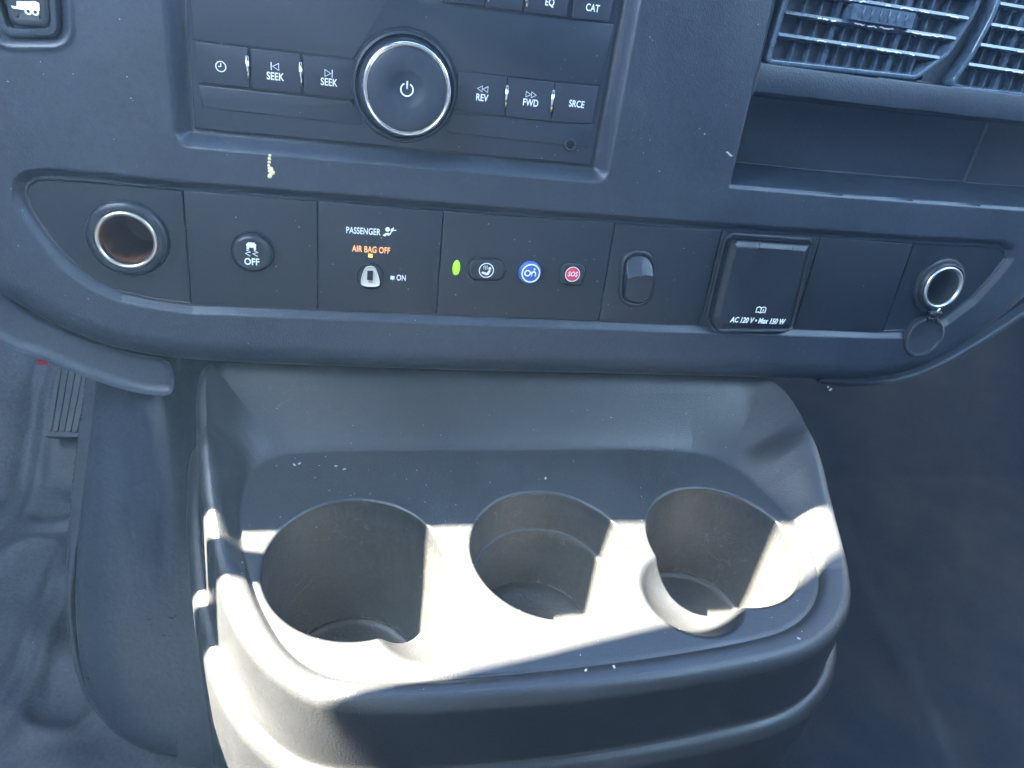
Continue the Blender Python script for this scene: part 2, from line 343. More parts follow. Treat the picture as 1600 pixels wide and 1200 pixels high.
# floor: footwell rubber and toe board on both sides of the engine cover
X, Y = grid(-700, 1100, -500, 620, 4)
Z = np.full(X.shape, -430.0)+np.clip(Y-190, 0, None)*0.75
Z += 3.5*np.sin(X/31.0+np.sin(Y/43.0)*2)*np.cos(Y/47.0+1.3*np.sin(X/61.0))+4*np.sin(X/13.0+Y/17.0)*np.sin(Y/23.0)
def rib_(cx, cy, hw, hh, ht):
    q1 = np.abs(X-cx)-hw+18; q2 = np.abs(Y-cy)-hh+18; dd_ = np.hypot(np.maximum(q1, 0), np.maximum(q2, 0))+np.minimum(np.maximum(q1, q2), 0)-18
    return ht*np.exp(-(dd_/6.0)**2)
for cx_ in (-215, -275, -335, -395):
    for cy_ in (40, 230): Z = Z+rib_(cx_, cy_, 23, 84, 6)
lf = (X < 60)[:-1, :-1]
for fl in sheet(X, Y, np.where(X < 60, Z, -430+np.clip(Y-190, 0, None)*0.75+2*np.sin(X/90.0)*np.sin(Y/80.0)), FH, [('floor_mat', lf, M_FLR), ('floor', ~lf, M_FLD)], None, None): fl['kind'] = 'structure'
def cab(name, lo, hi): o = box(name, lo, hi, M_CAB); o['kind'] = 'structure'  # cabin panels added to keep out skylight and stray sun
cab('ceiling', (-419.5, -1300, 1006), (1200, 60, 1030))
cab('shade_wall', (-900, -1000, -460), (1200, -980, 1010))
cab('shade_wall', (900, -980, -460), (915, 445, 430))
cab('shade_wall', (-800, 430, -460), (1200, 445, 140))

# ------------------------------------------------------------------ dashboard
dash = thing('dashboard', 'black grained plastic dashboard centre panel curving under along its lower edge', 'dashboard', FP(110, -150, -20))
radio_out = np.array([uv(282, 0, -4), uv(300, 203, -4), uv(928, 262, -4), uv(978, 0, -4)])
radio_hole = np.array([(-94.6, 120), (-93.6, -27.8), (97.6, -27.8), (101.5, 120)])
LE = [(52, 281), (40, 290), (38, 303), (45, 325), (60, 350), (85, 385), (115, 415), (150, 440), (190, 458), (240, 468)]
RE = [(1562, 386), (1574, 394), (1573, 404), (1552, 432), (1522, 465), (1480, 497), (1452, 512)]
bz = [uv(*p, -1) for p in [(130, 283), (80, 279)]+LE]+[(-99, -109.6), (170, -109.6), (299, -108.5), (315, -108)]+[uv(*p, -1) for p in RE[::-1]]+[(299, -53.2), (170, -54.2), (20, -54.6), (-99, -54.2)]
bz = ccw(bz)
low = [(-260, -60), uv(0, 480), uv(60, 515), uv(110, 537), uv(160, 555), uv(210, 566), uv(265, 575), uv(400, 583), uv(700, 592), uv(1000, 598), uv(1250, 603),
       uv(1352, 605), uv(1427, 595), uv(1490, 566), uv(1515, 552), uv(1560, 520), uv(1600, 488), uv(1660, 430), (560, -20), (800, -20), (800, 130), (-260, 130)]
low = chaikin(low, 2)
pl = uv(1143, 292); PB = -29.5            # pocket opening
pocket_poly = np.array([(174.2, 130), (173.6, -29.5), (235, -29.3), (365, -27.6), (520, -26), (520, 130)])
low = np.vstack([low])
X, Y = grid(-225, 478, -172, 112, 0.6)
W = np.zeros(X.shape)
d_low = -sdf(X, Y, low)                    # distance inside the outline
Rr = 17.0
dd = np.clip(d_low, 0, Rr)
W -= (Rr-np.sqrt(np.clip(Rr*Rr-(Rr-dd)**2, 0, None)))*0.9
W -= np.clip(-d_low, 0, None)*9.0
W = np.maximum(W, -52)
W += 1.6*sst((Y+135)/60.0)*0 
d_rad = sdf(X, Y, radio_hole)
W -= 7.0*(1-sst(d_rad/7.5))
d_bz = sdf(X, Y, bz)
W -= 3.2*(1-sst((d_bz-0.2)/5.0))+0.0
W -= 1.5*(d_bz < -1.0)
# pocket, vent seat
d_pk = sdf(X, Y, pocket_poly)
vb = np.interp(X, [173, 235, 365, 520], [-29.5, -29.3, -27.6, -26])
hgt = Y-vb
deep = np.clip(hgt/0.19, 0, 40.0)
wall_l = np.clip((-d_pk)/0.05, 0, None)
back = np.where(X > 330, 34.0, 40.0)
back = 40-1.3*sst((X-352)/1.0)
deep = np.minimum(np.minimum(deep, wall_l*1.6), back+2.5*np.sin(X/60.0)-0.06*hgt)
lip = sst((hgt-44.0)/2.0)                  # pocket ceiling steps forward into the rounded lip
lipw = -1.0-0.5*((hgt-53.0)/6.0)**2
lipw = np.where(hgt > 60, -10.0, np.maximum(lipw, -9.0))
inp = d_pk < 0
Wp = np.where(inp, -deep*(1-lip)+np.minimum(0, lipw)*lip, 0)
edge = sst(np.clip(-d_pk/1.2, 0, 1))
W = np.where(inp & (hgt < 44), -deep*1.0, W)
W = np.where(inp & (hgt >= 44), Wp*edge, W)
W = np.where(~inp, W-1.2*sst(1-d_pk/2.0)*(d_pk < 2), W)
# recess for the trailer button
tb = fillet(np.array([uv(-40, -40), uv(98, -40), uv(104, 66), uv(-10, 66)]), 7)
d_tb = sdf(X, Y, tb)
W -= 3.5*(1-sst((d_tb+3)/4.0)); W += 0.8*np.exp(-((d_tb-2.0)/1.2)**2)
# small moulding waviness so that reflections are not dead straight
W += 0.18*np.sin(X/37.0+1)*np.sin(Y/29.0)+0.08*np.sin(X/13.0+Y/19.0)
hole = (d_rad < -3)
for (px_, py_, w_) in ((199, 374, 0), (1475, 450, 3)):
    q_ = uv(px_, py_, w_); hole |= np.hypot(X-q_[0], Y-q_[1]) < 14.5
hole = hole[:-1, :-1] & hole[1:, 1:]
Wf = W; XF, YF = X, Y
pkm = (inp & (hgt < 44)); pkm = pkm[:-1, :-1]; hole = hole | (d_low < -7.5)[:-1, :-1]
sheet(X, Y, W, FP, [('fascia', ~hole & ~pkm, M_FAS), ('storage_pocket', pkm & ~hole, M_FAS)], dash, None)
def fasc(u, v):
    i = int(round((v+172)/0.6)); j = int(round((u+225)/0.6)); return float(Wf[max(0, min(Wf.shape[0]-1, i)), max(0, min(Wf.shape[1]-1, j))])
rings('dash_carrier', inset(ccw(low[::3]), 9), [(0, -330), (0, -53.5)], M_DRK, dash)
tr = [uv(*p, -8) for p in [(-60, 390), (0, 462), (45, 494), (95, 520), (150, 542), (205, 555), (262, 563), (271, 590), (270, 612), (262, 621), (232, 620), (200, 614), (160, 603), (120, 588), (60, 563), (0, 545), (-60, 500)]]
trp = ccw(chaikin(tr, 1))
pad('lower_trim', trp, lambda d, x, y: -15+qround(d, 5.0), M_TRM, dash, step=0.5, base=-50)
tr2 = [uv(*p, -16) for p in [(1285, 596), (1352, 596), (1427, 586), (1492, 556), (1560, 510), (1640, 455), (1640, 480), (1560, 532), (1492, 573), (1427, 601), (1352, 610), (1290, 607)]]
pad('lower_trim', ccw(chaikin(tr2, 1)), lambda d, x, y: -24+qround(d, 3.0), M_TRM, dash, step=0.5, base=-50)

# ------------------------------------------------------------------ radio
rad = thing('car_radio', 'dark grey car radio with round power knob and seek buttons set into the dashboard', 'car radio', FP(0, -27, -6))
RW = -5.0
rp = fillet(np.array([(-93.4, 115), (-92.6, -27.0), (96.6, -27.0), (100.0, 115)]), [0.6, 1.0, 1.0, 0.6])
plate('faceplate', rp, -20, RW, 0.8, M_RAD, rad)
kc = (0.2, 0.0)
# display window panel above the buttons and flap below them
def q4(pts, w): return np.array([uv(a, b, w) for a, b in pts])
def karc(a0, a1, r=25.2, n=26):
    a = np.radians(np.linspace(a0, a1, n)); return np.stack([kc[0]+r*np.cos(a), kc[1]+r*np.sin(a)], -1)
def qa(a, arc_, b): return np.vstack([q4(a, RW+.5), arc_, q4(b, RW+.5)])
plate('display_panel', qa([(301, 62), (550, 91.5)], karc(163, 22), [(938, 133), (959, 38), (890, 31), (655, 3), (640, -60), (296, -80)]), RW-1, RW+0.5, 0.35, M_RAD, rad)
fl1 = qa([(317, 168), (311, 133), (552, 160)], karc(196, 218, n=8), [(566, 196)])
plate('flap', fl1, RW-1, RW+0.5, 0.4, M_RAD, rad)
fl2 = qa([(700, 207)], karc(-38, -20, n=8), [(716, 178), (927, 194), (921, 232)])
plate('flap', fl2, RW-1, RW+0.5, 0.4, M_RAD, rad)
BW = RW+1.6
def rbtn(p, w=BW): return plate('button', fillet(q4(p, w), 0.5, 3), RW-0.5, w, 0.45, M_BTN, rad)
def cen(p): a = np.array(p, float).mean(0); return a
B = {}
bl = [('clock', [(305, 65), (387, 75), (389, 138), (311, 129)]), ('seek', [(391, 76), (469, 85), (471, 147), (393, 138.5)]), ('seek2', [(473, 86), (553, 95), (557, 157), (475, 148)]),
      ('rev', [(716, 111), (793, 120), (788, 181), (712, 172)]), ('fwd', [(795, 120.5), (867, 129), (860, 189.5), (790, 181.5)]), ('srce', [(869, 129.5), (936, 135.5), (926, 193), (862, 190)])]
for nme, p in bl: B[nme] = rbtn(p)
B['eq'] = rbtn([(826, -25), (893, -20), (885, 27), (818, 19)]); B['cat'] = rbtn([(900, -20), (962, -12), (952, 34), (893, 28)])
rbtn([(700, -40), (762, -35), (756, 10), (690, 3)]); rbtn([(766, -35), (822, -28), (815, 18), (760, 11)])
LW = BW+0.02
def tp(px, py, w=LW): return uv(px, py, w)
def ln(pts, w=LW): return np.array([uv(a, b, w) for a, b in pts])
def arc(c, r, a0, a1, n=20):
    a = np.radians(np.linspace(a0, a1, n)); return np.stack([c[0]+r*np.cos(a), c[1]+r*np.sin(a)], -1)
for key, s, px, py, sz in [('seek', 'SEEK', 430, 120, 4.4), ('seek2', 'SEEK', 514, 129, 4.4), ('rev', 'REV', 753, 153, 4.4), ('fwd', 'FWD', 829, 161, 4.4), ('srce', 'SRCE', 901, 163, 4.4), ('eq', 'EQ', 859, 4, 4.3), ('cat', 'CAT', 926, 13, 4.3)]:
    u_, v_ = tp(px, py); text('lettering', s, u_, v_, sz, LW, M_WHT, B[key], sx=0.78, bold=0.06)
c0 = tp(345, 104); tubes('clock_icon', [arc(c0, 2.05, 0, 360, 28), [(c0[0], c0[1]+1.3), c0, (c0[0]-1.1, c0[1])]], 0.2, LW, M_WHT, B['clock'])
def tri(c, s, d): return np.array([(c[0]+d*s, c[1]+s*.95), (c[0]-d*s*0.75, c[1]), (c[0]+d*s, c[1]-s*.95), (c[0]+d*s, c[1]+s*.95)])
c0 = np.array(tp(430, 104)); tubes('seek_icon', [tri(c0, 1.5, 1), [(c0[0]-1.7, c0[1]+1.6), (c0[0]-1.7, c0[1]-1.6)]], 0.2, LW, M_WHT, B['seek'])
c0 = np.array(tp(513, 114.5)); tubes('seek_icon', [tri(c0, 1.5, -1), [(c0[0]+1.7, c0[1]+1.6), (c0[0]+1.7, c0[1]-1.6)]], 0.2, LW, M_WHT, B['seek2'])
c0 = np.array(tp(754, 139)); tubes('rewind_icon', [tri(c0+[-1.5, 0], 1.35, 1), tri(c0+[1.2, 0], 1.35, 1)], 0.2, LW, M_WHT, B['rev'])
c0 = np.array(tp(830, 148)); tubes('forward_icon', [tri(c0+[-1.2, 0], 1.35, -1), tri(c0+[1.5, 0], 1.35, -1)], 0.2, LW, M_WHT, B['fwd'])
for (a, b, c, d) in [(386, 87, 387, 124), (469.5, 97, 470, 134), (793, 133, 790, 168), (865.5, 141, 861, 175), (765, -20, 763, 3), (825, -22, 823, 11)]:
    tubes('divider_clip', [ln([(a, b), (c, d)], BW+.3)], 0.85, BW-0.1, M_CHR, rad, flat=0.9, nseg=10)  # silver divider clips, for the glints between the buttons
# knob
lathe('knob_collar', *kc, [(24.6, RW-0.5), (24.3, RW+1.2), (23.6, RW+2.4), (22.6, RW+2.7), (21.9, RW+2.0), (21.7, RW+0.5)], M_RAD, rad, n=96, cap=False)
kn = lathe('knob', *kc, [(21.0, RW), (20.8, RW+3), (20.2, 7.2), (19.8, 8.0)], M_GLO, rad, n=96, cap=False)
V_ = []; 
na = 160; a = np.linspace(0, 2*np.pi, na*2, endpoint=False); rr = np.where(np.arange(na*2) % 2 == 0, 20.55, 20.05)
pv = [FP(kc[0]+rr*np.cos(a), kc[1]+rr*np.sin(a), h) for h in (3.0, 8.0)]
pv.append(FP(kc[0]+19.7*np.cos(a), kc[1]+19.7*np.sin(a), 9.6)); m2 = na*2
put('knob_grip', np.vstack(pv), [(i*m2+j, i*m2+(j+1) % m2, (i+1)*m2+(j+1) % m2, (i+1)*m2+j) for i in range(2) for j in range(m2)], M_GLO, kn, False)
lathe('knob_ring', *kc, [(19.9, 9.0), (19.7, 10.3), (19.2, 11.1), (18.6, 11.3), (18.2, 10.8), (18.0, 10.3), (17.7, 10.9), (17.4, 10.5)], M_CHR, kn, n=128, cap=False, ang=80)
lathe('knob_cap', *kc, [(17.5, 10.2), (17.3, 10.7), (16.9, 10.9), (12, 11.0), (8.4, 11.0), (7.4, 10.7), (5.2, 9.9), (2.5, 9.5), (0.6, 9.45)], M_GLO, kn, n=96, ang=70)
pc = (kc[0]+0.0, kc[1]); tubes('power_symbol', [arc(pc, 2.7, 118, 422, 30), [(pc[0], pc[1]+3.6), (pc[0], pc[1]+0.3)]], 0.33, 9.75, M_WHT, kn)
ju, jv = uv(890, 226, RW); lathe('audio_jack', ju, jv, [(3.1, RW), (3.0, RW+1.2), (2.6, RW+1.7), (2.1, RW+1.5), (1.9, RW+0.7)], M_BTN, rad, n=40, cap=False)
lathe('jack_hole', ju, jv, [(2.0, RW+0.75), (1.9, RW+0.8)], M_BLK, rad, n=30)

# ------------------------------------------------------------------ trailer button
tbn = thing('trailer_mode_button', 'square button with white trailer symbol in the top left corner of the dashboard', 'button', FP(-170, 30, -2))
o_ = fillet(np.array([uv(-30, -40, 0), uv(86, -40, 0), uv(92, 57, 0), uv(2, 60, 0)]), 5)
rings('bezel', o_, [(0, -5), (0, -0.8), (0.6, 0.2), (1.2, 0.4), (3.2, 0.2), (3.8, -0.6), (4, -4)], M_FAS, tbn, cap=False)
i_ = fillet(np.array([uv(5, -40, 1), uv(72, -40, 1), uv(79, 44, 1), uv(14, 41, 1)]), 4)
b_ = rings('button', i_, [(0, -4), (0, 0.4), (0.4, 1.2), (1.2, 1.6), (3, 1.2), (6, 0.9)], M_MOD, tbn, ang=60)
polys('trailer_icon', [q4([(26, 2), (55, 2), (61, 5), (62, 17), (42, 15), (26, 12)], 1.4), q4([(17, 9), (20, 9), (40, 13), (40, 16), (20, 13)], 1.4)], 1.0, 1.5, M_WHT, b_)
tubes('trailer_icon', [arc(uv(44, 18, 1.4), 1.0, 0, 360, 16), arc(uv(55, 19, 1.4), 1.0, 0, 360, 16)], 0.4, 1.3, M_WHT, b_)

# ------------------------------------------------------------------ row of switch modules
PW = -1.6; GAP = 0.35
VT, VB = -54.9, -109.2
def module(name, label, cat, u0, u1, poly=None, top=None):
    t = thing(name, label, cat, FP((u0+u1)/2, VB, PW)); vt0 = np.interp([u0, u1], [-99, 21, 175, 300], [-54.2, -54.8, -54.2, -53.6])
    p = poly if poly is not None else np.array([(u0+GAP, VB+0.0), (u1-GAP, VB+0.0), (u1-GAP, vt0[1]-0.3), (u0+GAP, vt0[0]-0.3)])
    if top is None: plate('panel', p, -9, PW, 0.35, M_MOD, t)
    else:
        def fn(d, x, y): return np.where(np.hypot(x-top[0], y-top[1]) < top[2]-0.3, -60, PW-0.5+qround(d, 0.5))
        o2 = pad('panel', p, fn, M_MOD, t, step=0.3, base=-9)
        bm = bmesh.new(); bm.from_mesh(o2.data); org_ = ORG[o2.name]
        bmesh.ops.delete(bm, geom=[f for f in bm.faces if min(v.co @ Vector(WV) for v in f.verts)/S+org_@WV < -15], context='FACES'); bm.to_mesh(o2.data); bm.free()
    return t
D = [-98.9, -38.8, 21.9, 113.2, 175.4, 237.0, 299.4]
left_poly = [(D[0]-GAP, VB), (D[0]-GAP, -54.4)]+[uv(*p, PW) for p in [(200, 290), (130, 284), (80, 280.5), (56, 283), (44, 291), (41, 303), (48, 325), (63, 350), (88, 384), (118, 413), (152, 438), (192, 456), (240, 467)]]
right_poly = [(D[6]+GAP, VB+0.6), (D[6]+GAP, -53.6)]+[uv(*p, PW) for p in [(1500, 383.5), (1560, 387.5), (1571, 395), (1570, 404), (1549, 431), (1519, 463), (1477, 495), (1450, 510), (1420, 516)]]

# left power outlet
m1 = module('power_outlet_panel', 'leaf shaped end panel with large open power socket ringed in bare metal', 'power outlet', -150, D[0], poly=np.array(left_poly), top=(*uv(199, 374, 0), 14.5))
oc = np.array(uv(199, 374, 0)); c1 = (oc[0], oc[1])
lathe('collar', *c1, [(18.2, PW-1), (17.9, PW+1.0), (17.2, PW+2.6), (16.2, PW+3.4), (14.2, PW+3.7), (13.4, PW+3.4)], M_MOD, m1, n=80, cap=False)
lathe('metal_ring', *c1, [(13.5, PW+3.0), (13.3, PW+4.1), (12.7, PW+4.5), (11.9, PW+4.3), (11.4, PW+3.4), (11.2, PW+1)], M_BRS, m1, n=96, cap=False, ang=80)
lathe('socket', *c1, [(11.3, PW+1.5), (11.2, PW-10), (10.9, PW-38), (4, PW-38), (3.6, PW-36), (0.5, PW-36)], simple('socket_inside', (0.13, 0.055, 0.028), 0.45), m1, n=64)
tubes('contact_spring', [[(c1[0]+10.4, c1[1]+2.5), (c1[0]+7.5, c1[1]+0.5)], [(c1[0]+1, c1[1]+10.5), (c1[0]+2, c1[1]+7)]], 1.2, PW-14, M_BRS, m1)

# traction control
m2_ = module('traction_control_switch', 'square panel with one round push button marked OFF under a skidding car', 'switch', D[0], D[1])
cc = uv(393, 397, 3)
tb_ = lathe('button', *cc, [(9.6, PW), (9.4, PW+2.6), (8.8, PW+4.6), (7.8, PW+5.4), (6.5, PW+5.2), (3, PW+4.6), (0.5, PW+4.5)], M_MOD, m2_, n=72, ang=60)
rings('collar', circ(*cc, 10.6, 72), [(0, PW-.2), (0.2, PW+0.7), (0.7, PW+0.7), (1.0, PW-.2)], M_MOD, m2_, cap=False)
tw = PW+5.1; ic = np.array(uv(393, 397, tw))
text('lettering', 'OFF', ic[0], ic[1]-3.9, 4.6, tw, M_WHT, tb_, sx=0.85, bold=0.08)
polys('skid_icon', [[(ic[0]-1.9, ic[1]+3.2), (ic[0]+1.9, ic[1]+3.2), (ic[0]+2.3, ic[1]+4.5), (ic[0]+1.4, ic[1]+5.6), (ic[0]-1.4, ic[1]+5.6), (ic[0]-2.3, ic[1]+4.5)], rect(ic[0]-2.1, ic[1]+2.2, ic[0]-1.1, ic[1]+3.3), rect(ic[0]+1.1, ic[1]+2.2, ic[0]+2.1, ic[1]+3.3)], PW+4.4, tw+.1, M_WHT, tb_)
tubes('skid_icon', [[(ic[0]-2.2, ic[1]+1.8), (ic[0]-0.4, ic[1]+1.0), (ic[0]-2.8, ic[1]+0.2), (ic[0]-0.6, ic[1]-1.0)], [(ic[0]+1.2, ic[1]+1.8), (ic[0]+3.0, ic[1]+1.0), (ic[0]+0.6, ic[1]+0.2), (ic[0]+2.8, ic[1]-1.0)]], 0.3, tw, M_WHT, tb_)

# passenger airbag switch
m3 = module('airbag_switch', 'panel with PASSENGER AIR BAG OFF lettering, amber lamp and white key slot', 'switch', D[1], D[2])
TW = PW+0.06
text('lettering', 'PASSENGER', *uv(567.5, 361.5, TW), 4.5, TW, M_WHT, m3, sx=0.70, bold=0.05)
bag = text('lettering', 'AIR BAG OFF', *uv(580, 390.5, TW), 4.4, TW, M_ORG, m3, sx=0.72, bold=0.05); bag['label'] = 'orange lit lettering'
text('lettering', 'ON', *uv(627, 434.5, TW), 4.3, TW, M_WHT, m3, sx=0.72, bold=0.05)
polys('on_mark', [q4([(610.5, 431), (616.5, 431.5), (616, 437), (610, 436.5)], TW)], PW-.1, TW, M_WHT, m3)
ac = np.array(uv(606.5, 362, TW))
polys('airbag_icon', [circ(ac[0]-0.3, ac[1]+1.1, 1.15, 18), [(ac[0]-2.6, ac[1]-2.0), (ac[0]-1.2, ac[1]-0.8), (ac[0]+0.2, ac[1]-0.6), (ac[0]+1.0, ac[1]-1.0), (ac[0]+0.6, ac[1]-2.1), (ac[0]-0.6, ac[1]-1.6), (ac[0]-1.4, ac[1]-2.5)], circ(ac[0]+1.9, ac[1]+0.9, 0.75, 14)], PW-.1, TW, M_WHT, m3)
tubes('airbag_icon', [[(ac[0]+0.9, ac[1]-1.4), (ac[0]+2.6, ac[1]+2.2)], [(ac[0]+2.4, ac[1]+0.9), (ac[0]+4.0, ac[1]+0.9)]], 0.28, TW, M_WHT, m3)
polys('warning_lamp', [q4([(575.5, 396.5), (582, 397), (582, 402.5), (575.5, 402)], TW)], PW-.1, TW+.1, M_AMB, m3)
kc2 = uv(579, 432, PW)
lathe('lock_ring', *kc2, [(7.3, PW-.1), (7.2, PW+0.5), (6.8, PW+0.6), (6.5, PW+0.1)], M_MOD, m3, n=64, cap=False)
lathe('lock_disc', *kc2, [(6.5, PW-1), (6.4, PW+0.15), (6.1, PW+0.3), (0.5, PW+0.3)], M_DRK, m3, n=64)
kq = chaikin(q4([(573, 417), (585, 417), (589, 424), (594, 440), (592, 448), (566, 447), (563, 440), (568, 424)], PW+2), 2)
ks = pad('key_slot', kq, lambda d, x, y: PW+1.7+qround(d, 0.7), M_KEY, m3, step=0.15, base=PW)
polys('slot', [q4([(574, 423), (583, 423), (582.5, 438), (573.5, 437.5)], PW+2.5)], PW+2.3, PW+2.5, M_DRK, ks)
polys('slot', [q4([(575.5, 438), (582, 438.3), (582, 442), (575.5, 441.7)], PW+2.5)], PW+2.3, PW+2.46, simple('slot_shade', (0.25, 0.24, 0.22), 0.6), ks)

# emergency call panel
m4 = module('emergency_call_panel', 'wide panel with green lamp, grey call button, blue On button and red SOS button', 'control panel', D[2], D[3])
lc = uv(713, 418.5, PW+.5); lm = rings('lamp', circ(*lc, 2.0, 28, ry=4.0), [(0, PW-1), (0, PW+0.2), (0.5, PW+0.7), (1.2, PW+0.9)], M_GRN, m4); lm['label'] = 'lit green lamp'
rings('lamp_recess', circ(lc[0]+.3, lc[1]-.2, 2.6, 28, ry=4.7), [(0, PW-.1), (0.1, PW+.35), (0.4, PW+.3), (0.6, PW-.1)], M_MOD, m4, cap=False)
def sunk(px, r, lab=None, mt=M_MOD, h=1.4):
    p = fillet(q4(px, PW+1), r, 8)
    rings('button_surround', inset(p, -1.0), [(0, PW-.1), (0.15, PW+0.3), (0.45, PW+0.3), (0.6, PW-0.1), (0.9, PW-.0)], M_MOD, m4, cap=False)
    rings('button_gap', inset(p, -0.55), [(0, PW), (0.02, PW+0.02)], M_DRK, m4)
    return rings('button', p, [(0, PW-.5), (0, PW+h-.8), (0.35, PW+h-.2), (0.9, PW+h), (2.0, PW+h-.2)], mt, m4, ang=60)
bt = sunk([(730, 404), (786, 406), (791, 437), (733, 438)], [5, 5, 5, 5])
bw = PW+1.3
ic = np.array(uv(760, 422.5, bw)); tubes('call_icon', [arc(ic, 3.75, 0, 360, 36)], 0.24, bw, M_WHT, bt)
polys('call_icon', [circ(ic[0]+1.7, ic[1]+1.1, 0.75, 14), [(ic[0]-2.5, ic[1]-1.0), (ic[0]-2.2, ic[1]-1.8), (ic[0]+0.4, ic[1]-2.6), (ic[0]+1.3, ic[1]-2.3), (ic[0]+2.3, ic[1]-0.2), (ic[0]+1.9, ic[1]+0.2), (ic[0]+1.2, ic[1]+0.1), (ic[0]+0.4, ic[1]-1.4), (ic[0]-1.6, ic[1]-0.8)]], PW+.9, bw+.08, M_WHT, bt)
tubes('call_icon', [[(ic[0]-1.3+k*0.85, ic[1]+2.6), (ic[0]-1.7+k*0.85, ic[1]+1.7), (ic[0]-1.3+k*0.85, ic[1]+1.2), (ic[0]-1.5+k*0.85, ic[1]+0.5)] for k in range(3)], 0.15, bw+.05, M_WHT, bt)
bc = np.array(uv(828, 426, PW+1))
rings('button_gap', circ(*bc, 6.9, 64), [(0, PW), (0.02, PW+0.02)], M_DRK, m4)
bb = lathe('button', *bc, [(6.2, PW-.5), (6.15, PW+0.8), (5.6, PW+1.7), (4.8, PW+1.9), (0.5, PW+1.8)], M_BLU, m4, n=64, ang=60); bb['label'] = 'round blue button'
bw2 = PW+1.95; q = (bc[0]+.3, bc[1]-.15)
tubes('lettering', [arc(q, 4.75, 0, 360, 48), arc((q[0]-1.75, q[1]), 1.45, 0, 360, 30), [(q[0]+0.55, q[1]-1.6), (q[0]+0.55, q[1]+0.9)], np.vstack([[(q[0]+0.55, q[1]-0.1)], arc((q[0]+1.6, q[1]-0.15), 1.05, 165, 0, 12), [(q[0]+2.65, q[1]-1.6)]])], 0.36, bw2-.05, M_WHT, bb)
st = []; 
for k in range(10): r_ = 0.85 if k % 2 == 0 else 0.36; st.append((q[0]+1.75+r_*math.sin(k*math.pi/5), q[1]+2.35+r_*math.cos(k*math.pi/5)))
polys('star', [st], PW+1.5, bw2+.1, M_WHT, bb)
tubes('button_rim', [arc(bc, 7.0, -60, 250, 60)], 0.18, PW+0.1, M_MOD, m4)
b3 = sunk([(876, 411), (908, 412), (915, 420), (912, 442), (904, 446), (875, 444)], [4, 4, 4, 4, 3, 4])
sc_ = uv(894.5, 428.5, PW+1.3); rs = rings('red_disc', circ(*sc_, 3.95, 44), [(0, PW+.5), (0, PW+1.35), (.1, PW+1.42)], M_RED, b3)
tubes('disc_edge', [arc(sc_, 3.95, 0, 360, 44)], 0.2, PW+1.4, M_WHT, b3)
text('lettering', 'SOS', sc_[0], sc_[1], 3.7, PW+1.5, M_WHT, b3, sx=0.82, bold=0.02, shear=0.2)

# rocker switch panel
m5 = module('rocker_switch_panel', 'plain panel with a single scuffed oval rocker switch near its left side', 'switch', D[3], D[4])
rc = fillet(q4([(977, 394), (1022, 398), (1018, 478), (971, 474)], PW+2), 8.4, 12)
rings('bezel', inset(rc, -1.8), [(0, PW-.2), (0.3, PW+1.0), (1.2, PW+1.8), (2.0, PW+1.6), (2.3, PW+0.4)], M_MOD, m5, cap=False, ang=70)
def fr_rock(u_, v_, w_):
    vc = float(np.mean(rc[:, 1])); t = (np.asarray(v_)-vc)/12.0
    return FP(u_, v_, np.asarray(w_)+np.where(t > 0.28, (t-0.28)*-4.2, 0.2-(0.28-t)*0.9))
# subdivide the rocker top so the kink shows
def rocker():
    p = ccw(inset(rc, 0.7)); X_, Y_ = grid(p[:, 0].min()-.2, p[:, 0].max()+.2, p[:, 1].min()-.2, p[:, 1].max()+.2, 0.25); d_ = sdf(X_, Y_, p)
    vc = float(np.mean(rc[:, 1])); t = (Y_-vc-0.12*(X_-X_.mean())-(-0.25*np.abs(X_-X_.mean())**1.5*0.3))/12.0
    Z_ = PW+6.2+np.where(t > 0.3, (t-0.3)*-7.0, -(0.3-t)*3.0)
    Z_ = Z_-1.6*np.clip(1+d_/1.1, 0, None)**2*(d_ < 0)-6*(d_ >= 0)
    mk = (d_ < 0.25); return sheet(X_, Y_, Z_, FP, [('rocker', (mk[:-1, :-1] & mk[1:, 1:]), M_BTN)], m5, None)[0]
rk = rocker()
lathe('rocker_dot', *uv(1003, 433, PW+6), [(1.2, PW+5.0), (1.15, PW+6.2), (0.85, PW+6.5), (0.5, PW+6.0)], M_BTN, rk, n=24)

# inverter socket with its cover
m6 = module('inverter_socket_panel', 'panel almost filled by a hinged square socket cover marked AC 120V Max 150W', 'power outlet', D[4], D[5])
cw = PW+5.5
cvp = fillet(q4([(1143, 372), (1274, 381), (1240, 519), (1124, 519), (1112, 500)], cw), [3.5, 2.0, 4.0, 4.0, 4], 6)
cv = pad('cover', cvp, lambda d, x, y: PW+3.2+qround(d, 1.4)+1.7*sst((d-1.2)/4.2), M_MOD, m6, base=PW-.5)
cw = PW+6.35
rings('seat_frame', ccw(inset(cvp, -2.2)), [(0, PW-.2), (0.3, PW+1.2), (0.9, PW+1.5), (1.8, PW+1.5), (2.0, PW)], M_MOD, m6, cap=False)
tubes('hinge_slot', [ln([(1187, 376), (1186, 388), (1238, 391.5), (1239, 386)], cw+.0)], 0.3, cw, M_DRK, cv)
lathe('peg_hole', *uv(1149, 378, PW+5.6), [(1.4, PW+5.3), (1.2, PW+5.6), (0.8, PW+5.0)], M_DRK, cv, n=20)
bu = np.array(uv(1189, 484.5, cw))
